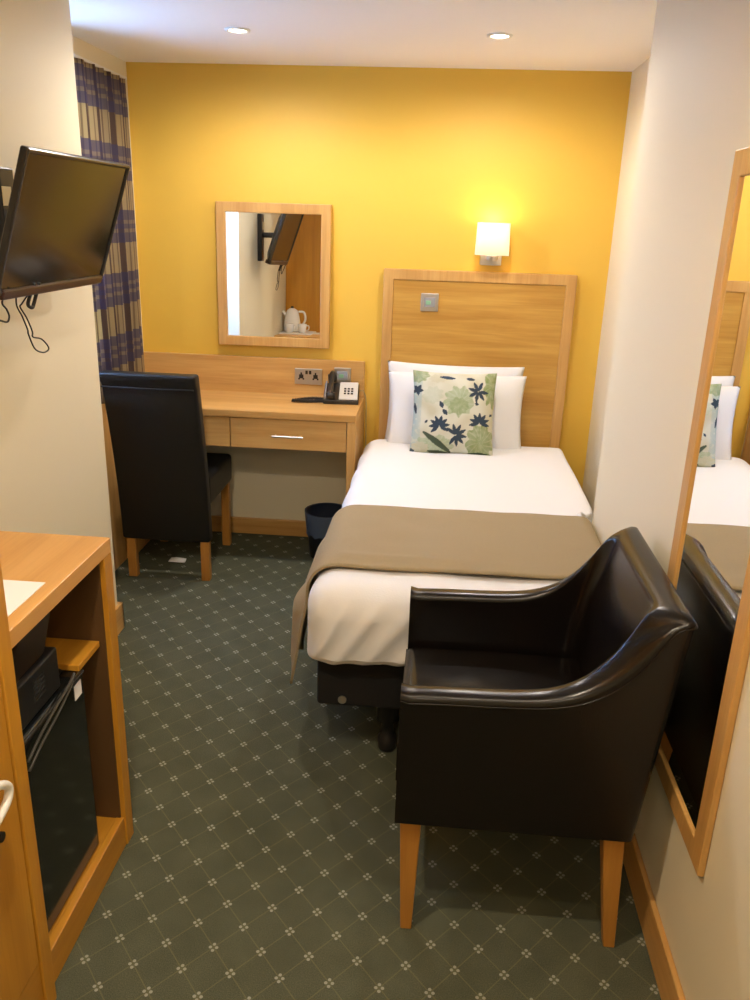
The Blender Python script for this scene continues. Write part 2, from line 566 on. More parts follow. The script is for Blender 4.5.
# runner
def runner():
    bm = bmesh.new()
    R = 0.09
    xl, xr, zt = DX0 - 0.012, XR - 0.011, DZ1 + 0.010
    Y0, Y1 = 2.245, 2.80
    def f(u, v):            # u across the bed, v from foot edge to head edge
        y = Y0 + (Y1 - Y0) * v
        hang = 0.34 - 0.10 * v - 0.05 * math.sin(v * 9)
        arc = PI / 2 * R
        R2 = 0.03
        arc2 = PI / 2 * R2
        Lh, Lt, Rh = hang, (xr - xl - R - R2), 0.12
        s = u * (Lh + arc + Lt + arc2 + Rh)
        if s < Lh:
            t = 1 - s / Lh
            zz = zt - R - (Lh - s)
            vv = min(1, v / 0.16); vv = vv * vv * (3 - 2 * vv)
            tt = min(1, t / 0.35); tt = tt * tt * (3 - 2 * tt)
            x = xl - (0.052 * tt + 0.012 * t) * (vv + (1 - vv) * t * 0.9) * (1 - 0.5 * max(0, v - 0.3)) + 0.006 * t * math.sin(v * 17 + 0.6)
            y2 = y + 0.06 * t * (0.3 - v) - (0.0)
            p = Vector((x, y2, zz))
        elif s < Lh + arc:
            a = (s - Lh) / R
            p = Vector((xl + R - R * math.cos(a), y, zt - R + R * math.sin(a)))
        elif s < Lh + arc + Lt:
            p = Vector((xl + R + (s - Lh - arc), y, zt))
        elif s < Lh + arc + Lt + arc2:
            a = (s - Lh - arc - Lt) / R2
            p = Vector((xr - R2 + R2 * math.sin(a), y, zt - R2 + R2 * math.cos(a)))
        else:
            p = Vector((xr, y, zt - R2 - (s - Lh - arc - arc2 - Lt)))
        topw = 1.0 if (Lh + arc < s < Lh + arc + Lt) else 0.0
        # soft wrinkles and the raised ridge near the foot edge
        k = math.exp(-((v - 0.13) / 0.035) ** 2) * math.exp(-((p.x + 0.10) / 0.20) ** 2)
        p.z += topw * (0.010 * k + 0.004 * noise.noise(Vector((p.x * 6, p.y * 9, 0))) + 0.002)
        p.y += 0.012 * noise.noise(Vector((p.x * 3, 0.3, v * 2)))
        p.y += 0.05 * (1 - v) * max(0, 1 - abs(p.x - xr) / 0.35) ** 2
        return p
    grid_mesh(bm, f, 120, 34)
    return bm
rn = link('bed_runner', runner(), RUN, smooth=True, origin=(0.126, 2.5, 0.62))
md = rn.modifiers.new('thickness', 'SOLIDIFY'); md.thickness = 0.008; md.offset = 1
tag(rn, 'khaki brown bed runner laid across the foot of the white duvet', 'bed runner')

# pillows
def pillow_bm(w, h, t, pinch=0.06, seed=0, n=44, wr=0.006, power=2.2):
    bm = bmesh.new()
    faces = []
    grids = []
    for side in (1, -1):
        V = []
        for i in range(n + 1):
            row = []
            for j in range(n + 1):
                a, b = 2 * i / n - 1, 2 * j / n - 1
                ed = (1 - abs(a) ** power) ** 0.5 * (1 - abs(b) ** power) ** 0.5 if abs(a) < 1 and abs(b) < 1 else 0
                x = a * w / 2 * (1 - pinch * (1 - b * b) * abs(a) ** 3)
                y = b * h / 2 * (1 - pinch * (1 - a * a) * abs(b) ** 3)
                z = side * (t / 2 * ed)
                z += side * wr * ed * noise.noise(Vector((x * 9, y * 9, seed + side)))
                row.append((x, y, z))
            V.append(row)
        grids.append(V)
    vert = {}
    def gv(s, i, j):
        k = (0 if (i in (0, n) or j in (0, n)) else s, i, j)
        if k not in vert: vert[k] = bm.verts.new(grids[s][i][j])
        return vert[k]
    for s in (0, 1):
        for i in range(n):
            for j in range(n):
                bm.faces.new((gv(s, i, j), gv(s, i + 1, j), gv(s, i + 1, j + 1), gv(s, i, j + 1)))
    return bm

def put(o, loc, rot):
    o.location = loc; o.rotation_euler = rot
p1 = link('pillow', pillow_bm(0.66, 0.40, 0.10, 0.05, 1), WHITE, smooth=True)
put(p1, (0.08, 3.93, 0.775), (math.radians(82), 0, math.radians(-1.5)))
tag(p1, 'white pillow at the back, upright against the oak headboard', 'pillow', 'white pillows on the bed')
p2 = link('pillow', pillow_bm(0.65, 0.37, 0.12, 0.05, 7), WHITE, smooth=True)
put(p2, (0.09, 3.810, 0.765), (math.radians(79), 0, math.radians(1)))
tag(p2, 'white pillow in front, directly behind the leaf print cushion', 'pillow', 'white pillows on the bed')

def leaf_color(u, v):
    """u to the right, v downwards, both 0..1"""
    base = Vector((0.60, 0.60, 0.50))
    tan = Vector((0.50, 0.47, 0.33)); green = Vector((0.20, 0.27, 0.095)); sage = Vector((0.33, 0.40, 0.24))
    navy = Vector((0.025, 0.045, 0.075)); teal = Vector((0.24, 0.38, 0.42)); dgreen = Vector((0.05, 0.075, 0.045))
    n = noise.noise(Vector((u * 6, v * 6, 3)))
    n2 = noise.noise(Vector((u * 22, v * 22, 9)))
    c = base.lerp(tan, max(0, min(1, 0.3 + n * 1.2)))
    if u < 0.12: c = c.lerp(teal, 0.7 * (1 - u / 0.12 * 0.5) if n2 > -0.25 else 0.2)
    def blob(cx, cy, rx, ry, colr, w=1.0, veins=True):
        nonlocal c
        dx, dy = (u - cx) / rx, (v - cy) / ry
        r = math.hypot(dx, dy); a = math.atan2(dy, dx)
        if r < 1 + 0.10 * math.sin(a * 9) + 0.12 * n2:
            vv = 0.35 if veins and abs(math.sin(a * 7 + r * 2)) < 0.25 else 0.0
            c = c.lerp(colr, w * (1 - vv) * (0.85 + 0.3 * n2))
    blob(.56, .36, .17, .17, sage)
    blob(.56, .42, .11, .10, green, .55)
    blob(.83, .84, .16, .21, green, .9)
    blob(.96, .18, .11, .24, green, .95)
    blob(.07, .05, .13, .10, green, .8)
    blob(.30, .88, .22, .11, sage, .9)
    blob(.12, .93, .10, .08, tan)
    blob(.25, .30, .12, .10, sage, .35)
    blob(.30, .10, .10, .05, tan, .8)
    def stroke(x0, y0, x1, y1, w, colr):
        nonlocal c
        L = math.hypot(x1 - x0, y1 - y0)
        t = max(0, min(1, ((u - x0) * (x1 - x0) + (v - y0) * (y1 - y0)) / L / L))
        d = math.hypot(u - x0 - t * (x1 - x0), v - y0 - t * (y1 - y0))
        if d < w * (0.45 + math.sin(min(1, max(0, t)) * PI) * 0.75): c = colr.copy()
    stroke(.16, .74, .48, .96, .030, dgreen)
    stroke(.22, .96, .46, .98, .020, dgreen)
    stroke(.70, .975, .96, .985, .022, dgreen)
    stroke(.33, .08, .50, .095, .016, navy); stroke(.64, .09, .73, .10, .016, navy)
    def flower(cx, cy, r, a0, k, spread):
        for i in range(k):
            a = a0 + spread * (i / (k - 1) - 0.5)
            stroke(cx + r * .12 * math.cos(a), cy + r * .12 * math.sin(a), cx + r * math.cos(a), cy + r * math.sin(a), .018, navy)
    flower(.78, .24, .115, 2.6, 7, 5.0); stroke(.77, .26, .76, .40, .010, navy); stroke(.75, .38, .79, .39, .015, navy)
    flower(.81, .61, .115, -PI / 2, 7, 3.6)
    flower(.34, .66, .115, -PI / 2 - .1, 8, 4.3)
    flower(.54, .76, .125, -.2, 8, 4.6)
    flower(.07, .24, .06, 0.2, 5, 5)
    stroke(.34, .38, .37, .44, .022, navy); stroke(.38, .47, .42, .52, .022, navy)
    stroke(.17, .63, .20, .60, .012, navy); stroke(.93, .52, .95, .50, .015, navy)
    stroke(.04, .40, .06, .52, .014, navy); stroke(.02, .95, .03, .99, .03, navy)
    return c

cu = link('leaf_print_cushion', pillow_bm(0.385, 0.385, 0.115, 0.055, 3, n=150, wr=0.004), attr_mat('leaf_print_fabric'), smooth=True)
ca = cu.data.color_attributes.new('Col', 'FLOAT_COLOR', 'POINT')
for i, v in enumerate(cu.data.vertices):
    c = leaf_color(v.co.x / 0.385 + 0.5, 0.5 - v.co.y / 0.385)
    ca.data[i].color = (c[0], c[1], c[2], 1)
put(cu, (0.077, 3.69, 0.788), (math.radians(73), 0, math.radians(1)))
tag(cu, 'square cushion printed with green leaves and navy flowers, leaning on the pillows', 'cushion')

# headboard
hb = thing('headboard', 'tall light oak headboard with a framed edge, fixed to the yellow wall', 'headboard', (0.168, 4.02, 0.3))
HX0, HX1, HZ0, HZ1 = -0.285, 0.622, 0.30, 1.402
bm = bmesh.new(); frame(bm, 'y', 3.998, 4.0415, HX0, HX1, HZ0, HZ1, 0.048)
bmesh.ops.translate(bm, verts=bm.verts[:], vec=(-0.168, -4.02, -0.3))
link('border', bm, OAK['z'], hb, bevel=0.003)
bm = B(HX0 + 0.0485 - 0.168, HX1 - 0.0485 - 0.168, 4.004 - 4.02, 4.038 - 4.02, HZ0 + 0.0485 - 0.3, HZ1 - 0.0485 - 0.3)
link('panel', bm, HB, hb)

def plate_switch(name, label, cat, x, y, z, w, h, kind):
    t = thing(name, label, cat, (x, y, z))
    link('faceplate', B(-w / 2, w / 2, -0.007, 0, -h / 2, h / 2), CHROME, t, bevel=0.003)
    if kind == 'socket':
        for sx in (-0.036, 0.036):
            link('outlet', B((sx - 0.004, sx + 0.004, -0.0085, -0.006, 0.008, 0.020), (sx - 0.015, sx - 0.007, -0.0085, -0.006, -0.016, -0.008), (sx + 0.007, sx + 0.015, -0.0085, -0.006, -0.016, -0.008),
                             (sx - 0.011, sx + 0.011, -0.0082, -0.006, -0.010, 0.010)), BLK, t, label='black three pin outlet')
            link('rocker', B(sx * 0.25 - 0.006, sx * 0.25 + 0.006, -0.010, -0.006, 0.012, 0.030), BLK, t, bevel=0.001)
    else:
        link('insert', B(-0.026, 0.026, -0.0095, -0.006, -0.022, 0.022), GREYP, t, bevel=0.002, label='dark grey centre insert')
        link('key', B(-0.017, 0.006, -0.012, -0.009, -0.010, 0.008), GREENL, t, bevel=0.001, label='small pale green key')
    return t
plate_switch('wall_switch', 'square metal light switch set in the oak headboard', 'switch', -0.061, 4.0035, 1.254, 0.084, 0.084, 'switch')

# wall lamp
lp = thing('wall_lamp', 'lit wall lamp with a white box shade above the headboard', 'lamp', (0.215, YB, 1.463))
bm = bmesh.new()
box(bm, -0.050, 0.050, -0.03, -0.0005, -0.03, 0.03)
link('backplate', bm, CHROME, lp, bevel=0.004)
bm = bmesh.new(); cyl(bm, (0, -0.075, 0.0), 0.010, 0.010, 0.05, 16, 'y'); cyl(bm, (0, -0.075, -0.005), 0.028, 0.03, 0.02, 24)
link('arm', bm, CHROME, lp, smooth=False)
def shade_bm():
    bm = bmesh.new()
    def ring(w, d, z, n=48, e=5):
        out = []
        for i in range(n):
            a = 2 * PI * i / n
            c, s = math.cos(a), math.sin(a)
            out.append(bm.verts.new((w / 2 * math.copysign(abs(c) ** (2 / e), c), -0.075 + d / 2 * math.copysign(abs(s) ** (2 / e), s), z)))
        return out
    rs = [ring(0.156, 0.10, 0.018), ring(0.152, 0.098, 0.09), ring(0.148, 0.096, 0.160), ring(0.142, 0.090, 0.160), ring(0.146, 0.092, 0.09), ring(0.150, 0.094, 0.018)]
    for a, b in zip(rs, rs[1:] + rs[:1]):
        for i in range(48):
            j = (i + 1) % 48
            bm.faces.new((a[i], a[j], b[j], b[i]))
    return bm
link('lamp_shade', shade_bm(), SHADE, lp, smooth=True)
bm = bmesh.new(); bmesh.ops.create_icosphere(bm, subdivisions=2, radius=0.020, matrix=Matrix.Translation((0, -0.075, 0.075)))
link('bulb', bm, emit('bulb_glow', (1.0, 0.82, 0.55), 9.0), lp, smooth=True)
for zz, w in ((0.165, LAMP_W),):
    ld = bpy.data.lights.new('lamp_glow', 'POINT'); ld.energy = w; ld.color = (1.0, 0.80, 0.50); ld.shadow_soft_size = 0.03
    lo = bpy.data.objects.new('lamp_glow', ld); lo.location = (0, -0.075, zz); lo.parent = lp; col.objects.link(lo)

# ================================================================== DESK
dk = thing('desk', 'light oak desk fixed along the yellow wall with two drawers and a raised back', 'desk', (-0.93, 3.8, 0))
def dkp(name, bm, mt, parent=None, **kw):
    bmesh.ops.translate(bm, verts=bm.verts[:], vec=(0.93, -3.8, 0))
    return link(name, bm, mt, parent or dk, **kw)
DKX0, DKX1, DKY = XLR + 0.004, -0.362, 3.60
dkp('desktop', B(DKX0, DKX1, DKY, YB - 0.026, 0.742, 0.775), OAK['x'], bevel=0.003)
dkp('back_rail', B(DKX0, DKX1 - 0.004, YB - 0.025, YB - 0.001, 0.742, 0.953), OAK['x'], bevel=0.003)
dkp('side_panel', B(-0.402, DKX1, DKY + 0.004, YB - 0.019, 0.0, 0.741), OAK['z'], bevel=0.003)
dkp('side_panel', B(DKX0, DKX0 + 0.04, DKY + 0.004, YB - 0.019, 0.0, 0.741), OAK['z'], bevel=0.003)
dkp('drawer_box', B(DKX0 + 0.041, -0.403, DKY + 0.03, YB - 0.06, 0.605, 0.741), plain('drawer_box_brown', (0.10, 0.06, 0.03), 0.7))
for x0, x1 in ((DKX0 + 0.043, -0.949), (-0.944, -0.405)):
    d = dkp('drawer', B(x0, x1, DKY + 0.008, DKY + 0.029, 0.598, 0.739), OAK['x'], bevel=0.002)
    cxh = (x0 + x1) / 2
    bm = bmesh.new()
    tube(bm, [(cxh - 0.072, DKY - 0.012, 0.663), (cxh + 0.072, DKY - 0.012, 0.663)], 0.005, 10, 0)
    for s in (-1, 1): cyl(bm, (cxh + s * 0.058, DKY - 0.012, 0.663), 0.004, 0.004, 0.021, 10, 'y')
    dkp('handle', bm, CHROME, d, label='chrome bar handle')

plate_switch('wall_socket', 'double metal power socket on the desk back rail, left of telephone', 'socket', -0.646, YB - 0.0255, 0.868, 0.138, 0.080, 'socket')
plate_switch('wall_socket', 'square metal plate on the desk back rail, behind the telephone', 'socket', -0.475, YB - 0.0255, 0.880, 0.084, 0.080, 'switch')

# telephone
ph = thing('telephone', 'black and grey desk telephone on the right end of the desk', 'telephone', (-0.465, 3.90, 0.7755), (0, 0, math.radians(4)))
def wedge(x0, x1, y0, y1, z0, zf, zb):
    bm = bmesh.new()
    hexa(bm, [(x0, y0, z0), (x1, y0, z0), (x1, y1, z0), (x0, y1, z0)], [(x0, y0, zf), (x1, y0, zf), (x1, y1, zb), (x0, y1, zb)])
    return bm
link('base', wedge(-0.085, 0.085, -0.075, 0.075, 0, 0.020, 0.075), BLK, ph, bevel=0.004)
link('keypad_panel', wedge(-0.010, 0.080, -0.070, 0.070, 0.021, 0.028, 0.082), plain('phone_silver', (0.62, 0.60, 0.56), 0.4), ph, bevel=0.003, label='pale silver keypad panel')
bm = bmesh.new()
for r in range(3):
    for c in range(3):
        x, y = 0.018 + c * 0.017, -0.03 + r * 0.02
        z = 0.028 + (y + 0.07) / 0.14 * 0.054
        box(bm, x - 0.005, x + 0.005, y - 0.005, y + 0.005, z - 0.001, z + 0.005)
link('keys', bm, BLK, ph)
def slab(x, w, y, d, z0, h):
    return B(x - w / 2, x + w / 2, y - d / 2, y + d / 2, z0, z0 + h)
bm = bmesh.new()
tube(bm, [(-0.048, -0.085, 0.052), (-0.050, -0.06, 0.062), (-0.050, 0.0, 0.088), (-0.050, 0.06, 0.118), (-0.048, 0.085, 0.122)], 0.013, 12)
cyl(bm, (-0.049, -0.072, 0.028), 0.021, 0.023, 0.028, 20)
cyl(bm, (-0.049, 0.072, 0.082), 0.021, 0.023, 0.034, 20)
link('handset', bm, BLK, ph, smooth=True)
link('side_cradle', wedge(-0.080, -0.073, -0.070, 0.070, 0.021, 0.032, 0.086), GREYP, ph, bevel=0.002)
bm = bmesh.new()
pts = []
for i in range(221):
    t = i / 220
    if t < 0.5:
        s = t / 0.5; px, py = -0.07 - 0.165 * s, -0.045 - 0.012 * math.sin(s * PI)
    else:
        s = (t - 0.5) / 0.5; px, py = -0.235 + 0.15 * s, -0.045 + 0.055 * math.sin(s * PI * 0.75) + 0.0
    a = i * 1.35
    py += -0.012 * math.sin(PI * t)
    pts.append((px, py + 0.006 * math.cos(a), 0.009 + 0.006 * math.sin(a)))
tube(bm, pts, 0.0030, 5, 0)
link('cord', bm, CORD, ph, label='coiled black handset cord')
bm = bmesh.new()
tube(bm, [(-0.40, 3.985, 0.80), (-0.37, 3.99, 0.815), (-0.352, 3.98, 0.77), (-0.348, 3.975, 0.66), (-0.346, 3.985, 0.5), (-0.346, 3.99, 0.15)], 0.0025, 8)
o = link('telephone_wire', bm, plain('pale_wire', (0.45, 0.33, 0.14), 0.5), origin=(-0.346, 3.985, 0.15), smooth=True)
tag(o, 'thin wire running down past the right end of the desk', 'wire')
bm = bmesh.new()
tube(bm, [(-0.83, 3.97, 0.603), (-0.80, 4.00, 0.575), (-0.76, 4.02, 0.535), (-0.70, 4.036, 0.500)], 0.003, 8)
o = link('power_cable', bm, plain('grey_cable', (0.42, 0.38, 0.30), 0.5), origin=(-0.76, 4.02, 0.55), smooth=True)
tag(o, 'short pale cable slanting down beneath the desk drawers', 'cable')

# bin
bn = thing('waste_bin', 'small dark blue waste bin with a liner under the desk by the bed', 'bin', (-0.515, 3.80, 0))
bm = bmesh.new()
lathe(bm, [(0.0005, 0.003), (0.085, 0.0), (0.105, 0.235), (0.109, 0.240), (0.102, 0.240), (0.083, 0.012), (0.0005, 0.010)], 36)
link('bucket', bm, BINM, bn, smooth=True)
bm = bmesh.new()
def lf(u, v):
    a = u * 2 * PI
    nz = noise.noise(Vector((math.cos(a) * 3, math.sin(a) * 3, v * 3)))
    if v < 0.6:
        t = v / 0.6; r = 0.113 - 0.010 * (1 - t) + 0.007 * nz * (1 - t); z = 0.125 + 0.122 * t + 0.025 * nz * (1 - t)
    else:
        t = (v - 0.6) / 0.4; r = 0.113 - 0.016 * t; z = 0.247 - 0.09 * t + 0.006 * math.sin(PI * t)
    return Vector((r * math.cos(a), r * math.sin(a), z))
grid_mesh(bm, lf, 60, 16, closed_u=True)
link('liner', bm, LINER, bn, smooth=True, label='blue plastic liner folded over the rim')

# small mirror over desk -----------------------------------------------------
SM_TILT, SM_YAW = -0.027, 0.006
sm = thing('wall_mirror', 'small oak framed mirror on the yellow wall above the desk', 'mirror', (-0.818, YB - 0.0155, 1.345), (SM_TILT, 0, SM_YAW))
bm = bmesh.new(); frame(bm, 'y', -0.024, -0.0005, -0.275, 0.275, -0.334, 0.334, 0.046)
link('frame', bm, OAK['z'], sm, bevel=0.003)
link('glass', B(-0.231, 0.231, -0.014, -0.006, -0.290, 0.290), MIR, sm)

# tall mirror -----------------------------------------------------------------
tm = thing('wall_mirror', 'tall oak framed full length mirror on the right wall behind the armchair', 'mirror', (XR, 1.590, 1.0875))
bm = bmesh.new(); frame(bm, 'x', -0.015, -0.0005, -0.245, 0.245, -0.6875, 0.6875, 0.052)
link('frame', bm, OAK['z'], tm, bevel=0.003)
link('glass', B(-0.009, -0.003, -0.194, 0.194, -0.6365, 0.6365), MIR, tm)

# ================================================================== ARMCHAIR
ac = thing('armchair', 'dark brown leather tub armchair on oak legs beside the tall mirror', 'armchair', (0.25, 1.78, 0))
AO = Vector((0.25, 1.78, 0))
prof = [(-0.042, 0.666), (0.05, 0.670), (0.17, 0.673), (0.25, 0.677), (0.315, 0.688), (0.37, 0.710), (0.42, 0.748), (0.46, 0.797), (0.487, 0.845), (0.508, 0.876), (0.545, 0.888)]
pc = catmull([(a, b, 0) for a, b in prof], 5)
XF, XBT = -0.042, 0.545
def xback(z): return 0.488 + (z - 0.335) / (0.89 - 0.335) * (XBT - 0.488)
def ztop(x):
    for a, b in zip(pc, pc[1:]):
        if a.x <= x <= b.x + 1e-6:
            return a.y + (b.y - a.y) * (x - a.x) / max(1e-6, b.x - a.x)
    return 0.89 if x > 0.3 else 0.672
def shell():
    bm = bmesh.new()
    yn, yf = 1.503, 2.056
    def path(x1, ya, yb, r, xf=XF):
        out = []
        nA = 26
        for i in range(nA + 1): out.append((xf + (x1 - r - xf) * i / nA, ya))
        for i in range(1, 8):
            a = PI / 2 * i / 8
            out.append((x1 - r + r * math.sin(a), ya + r - r * math.cos(a)))
        for i in range(13): out.append((x1, ya + r + (yb - ya - 2 * r) * i / 12))
        for i in range(1, 8):
            a = PI / 2 * (1 - i / 8)
            out.append((x1 - r + r * math.sin(a), yb - r + r * math.cos(a)))
        for i in range(nA + 1): out.append((x1 - r + (xf - x1 + r) * i / nA, yb))
        return out
    outer = path(XBT, yn, yf, 0.016)
    inner = path(XBT - 0.068, yn + 0.056, yf - 0.056, 0.050)
    rows = []
    zb, rr, zi = 0.335, 0.017, 0.40
    for (x, y), (xi, yi) in zip(outer, inner):
        zo, zn = ztop(x), ztop(min(XBT, xi + 0.045 * max(0, min(1, (xi - 0.2) / 0.25))))
        def P(fr, f, inn=0.0):
            z0 = zo + (zn - zo) * fr
            z = zb + (z0 - zb) * f if f <= 1 else z0 + (f - 1)
            px, py = x + (xi - x) * fr, y + (yi - y) * fr
            px = XF + (px - XF) * (xback(z) - XF) / (XBT - XF) - inn
            return bm.verts.new((px, py, z))
        row = [P(0, (j / 8) * (1 - rr / (zo - zb))) for j in range(9)]
        for j in range(1, 5):
            a = PI / 2 * j / 4
            row.append(P(0.30 * (1 - math.cos(a)), 1 - rr / (zo - zb) * (1 - math.sin(a))))
        row.append(P(0.5, 1.002))
        for j in range(4):
            a = PI / 2 * (1 - j / 4)
            row.append(P(1 - 0.30 * (1 - math.cos(a)), 1 - rr / (zn - zb) * (1 - math.sin(a))))
        k = max(0, min(1, (xi - 0.34) / 0.12))
        top_f, low_f = 1 - rr / (zn - zb), (zi - zb) / (zn - zb)
        for j in range(9):
            u_ = j / 8
            row.append(P(1, top_f + (low_f - top_f) * u_, k * (0.020 * math.sin(PI * min(1, u_ * 1.1)) + 0.022 * u_)))
        rows.append(row)
    for a, b in zip(rows, rows[1:]):
        for j in range(len(a) - 1):
            bm.faces.new((a[j], b[j], b[j + 1], a[j + 1]))
    for row in (rows[0], rows[-1]): bm.faces.new(row)
    for a, b in zip(rows, rows[1:]): bm.faces.new((a[0], a[-1], b[-1], b[0]))
    return bm
bm = shell(); bmesh.ops.translate(bm, verts=bm.verts[:], vec=-AO)
sh = link('arm_and_back_shell', bm, LEATHER, ac, smooth=True)
sh.modifiers.new('edges', 'EDGE_SPLIT').split_angle = math.radians(55)
# piping along the outer top edge
bm = bmesh.new()
L_ = []
for x in [XF + (XBT - 0.014 - XF) * i / 30 for i in range(31)]: L_.append((x, 1.5015, ztop(x) - 0.018))
L_.append((XBT + 0.000, 1.512, 0.869))
L_ += [(XBT, 1.60, 0.869), (XBT, 1.95, 0.869), (XBT, 2.045, 0.869)]
for x in [XBT - 0.014 - (XBT - 0.014 - XF) * i / 30 for i in range(31)]: L_.append((x, 2.0565, ztop(x) - 0.018))
tube(bm, [Vector(p) - AO for p in L_], 0.0018, 6, 3)
link('piping', bm, LEATHER, ac, smooth=True)
# seat
def seat_bm():
    bm = bmesh.new()
    x0, x1, y0, y1 = -0.046, 0.435, 1.561, 1.998
    def f(u, v):
        a, b = 2 * u - 1, 2 * v - 1
        x = x0 + (x1 - x0) * u; y = y0 + (y1 - y0) * v
        e = min(1, (1 - abs(a)) / 0.10) ; e2 = min(1, (1 - abs(b)) / 0.10)
        z = 0.502 + 0.018 * (e * (2 - e)) * (e2 * (2 - e2)) + 0.008 * (1 - a * a) * (1 - b * b) + 0.002 * noise.noise(Vector((x * 14, y * 14, 0)))
        return Vector((x, y, z))
    V, F = grid_mesh(bm, f, 36, 30)
    edge = [V[i][0] for i in range(37)] + [V[36][j] for j in range(1, 31)] + [V[i][30] for i in range(35, -1, -1)] + [V[0][j] for j in range(29, 0, -1)]
    low = [bm.verts.new((v.co.x, v.co.y, 0.405)) for v in edge]
    n = len(edge)
    for i in range(n):
        bm.faces.new((edge[i], edge[(i + 1) % n], low[(i + 1) % n], low[i]))
    bm.faces.new(low)
    bmesh.ops.translate(bm, verts=bm.verts[:], vec=-AO)
    return bm
link('seat', seat_bm(), LEATHER, ac, smooth=True).modifiers.new('edges', 'EDGE_SPLIT').split_angle = math.radians(50)
bm = B(-0.040, 0.42, 1.5605, 1.9985, 0.336, 0.404); bmesh.ops.translate(bm, verts=bm.verts[:], vec=-AO)
link('front_apron', bm, LEATHER, ac, bevel=0.006)
def taper_leg(tx, ty, bx, by, wt, wb, z1):
    bm = bmesh.new()
    q = lambda x, y, w, z: [(x - w, y - w, z), (x + w, y - w, z), (x + w, y + w, z), (x - w, y + w, z)]
    hexa(bm, q(bx, by, wb, 0), q(tx, ty, wt, z1))
    return bm
for tx, ty, bx, by in ((-0.006, 1.545, -0.004, 1.545), (0.450, 1.545, 0.480, 1.545), (-0.006, 2.02, -0.004, 2.02), (0.450, 2.02, 0.480, 2.02)):
    bm = taper_leg(tx, ty, bx, by, 0.0245, 0.0135, 0.334)
    bmesh.ops.translate(bm, verts=bm.verts[:], vec=-AO)
    link('leg', bm, LEG, ac, bevel=0.003)

# ================================================================== DESK CHAIR
dc = thing('desk_chair', 'black leatherette high back dining chair with oak legs, pushed under the desk', 'chair', (-1.205, 3.62, 0), (0, 0, math.radians(0)))
DO_ = Vector((-1.205, 3.62, 0))
def back_bm():
    bm = bmesh.new()
    zs = [0.195, 0.30, 0.45, 0.60, 0.75, 0.88, 0.925, 0.955, 0.985]
    n = 14
    rows = []
    for z in zs:
        t = (z - 0.195) / 0.79
        y0 = 3.395 - 0.12 * max(0, t) ** 1.6
        yb = 0.060
        ring = []
        w = 0.205
        for i in range(n + 1): ring.append((-1.205 - w + 2 * w * i / n, y0 - 0.010 * (1 - (2 * i / n - 1) ** 2) * (0 if t > .9 else 1)))
        for i in range(n + 1): ring.append((-1.205 + w - 2 * w * i / n, y0 + yb))
        if z >= 0.93:       # rolled head
            ring = [(x, (y - y0 - yb / 2) * 1.22 + y0 + yb / 2 - 0.006) for x, y in ring]
        rows.append([bm.verts.new((x, y, z)) for x, y in ring])
    m_ = len(rows[0])
    for a, b in zip(rows, rows[1:]):
        for i in range(m_):
            j = (i + 1) % m_
            bm.faces.new((a[i], a[j], b[j], b[i]))
    bm.faces.new(rows[0][::-1]); bm.faces.new(rows[-1])
    bmesh.ops.translate(bm, verts=bm.verts[:], vec=-DO_)
    return bm
link('backrest', back_bm(), CHAIRBLK, dc, bevel=0.012, seg=4, smooth=True)
bm = bmesh.new(); tube(bm, [(-1.402, 3.272, 0.926), (-1.205, 3.265, 0.926), (-1.008, 3.272, 0.926)], 0.003, 8)
bmesh.ops.translate(bm, verts=bm.verts[:], vec=-DO_)
link('seam_piping', bm, CHAIRBLK, dc, smooth=True)
bm = B(-1.402, -1.012, 3.462, 3.885, 0.345, 0.488); bmesh.ops.translate(bm, verts=bm.verts[:], vec=-DO_)
link('seat', bm, CHAIRBLK, dc, bevel=0.02, seg=4)
for lx, ly, z1 in ((-1.375, 3.42, 0.194), (-1.028, 3.42, 0.194), (-1.375, 3.86, 0.344), (-1.045, 3.86, 0.344)):
    bm = B(lx - 0.020, lx + 0.020, ly - 0.018, ly + 0.018, 0, z1); bmesh.ops.translate(bm, verts=bm.verts[:], vec=-DO_)
    link('leg', bm, LEG, dc, bevel=0.003)
bm = bmesh.new()
def tagf(u, v): return Vector((0.075 * (u - 0.5), 0.05 * (v - 0.5), 0.006 + 0.010 * math.sin(u * 4) * math.sin(v * 3)))
grid_mesh(bm, tagf, 10, 8)
o = link('paper_tag', bm, PAPER, smooth=True); o.location = (-1.225, 3.60, 0.002)
md = o.modifiers.new('thickness', 'SOLIDIFY'); md.thickness = 0.003
tag(o, 'small white crumpled scrap on the carpet beneath the desk chair', 'scrap')

# ================================================================== CURTAIN
def curtain():
    bm = bmesh.new()
    y0, y1, z0, z1 = 3.26, 3.962, 0.83, 2.178
    nu, nv = 150, 40
    uvl = bm.loops.layers.uv.new('UVMap')
    def f(u, v):
        y = y0 + (y1 - y0) * u
        amp = (0.017 + 0.008 * (1 - v)) * min(1, 0.45 + (1 - u) * 3)
        ph_ = u * 2 * PI * 7.5 + 1.2 * noise.noise(Vector((u * 3, v * 1.2, 0)))
        pinch = 1.0 if v < 0.93 else 0.75
        x = XLR + 0.010 + amp * 1.15 + amp * pinch * math.sin(ph_) + 0.003 * math.sin(ph_ * 2.3 + v * 4)
        y += 0.010 * math.cos(ph_)
        return Vector((x, y, z0 + (z1 - z0) * v))
    V, F = grid_mesh(bm, f, nu, nv)
    k = 0
    for i in range(nu):
        for j in range(nv):
            fc = F[k]; k += 1
            for lp_, (a, b) in zip(fc.loops, ((i, j), (i + 1, j), (i + 1, j + 1), (i, j + 1))):
                lp_[uvl].uv = (a / nu * 1.5, b / nv * (z1 - z0))
    return bm
ct = thing('curtain', 'plaid purple and beige curtain hanging beside the window on the left', 'curtain', (XLR + 0.028, 3.62, 0.83))
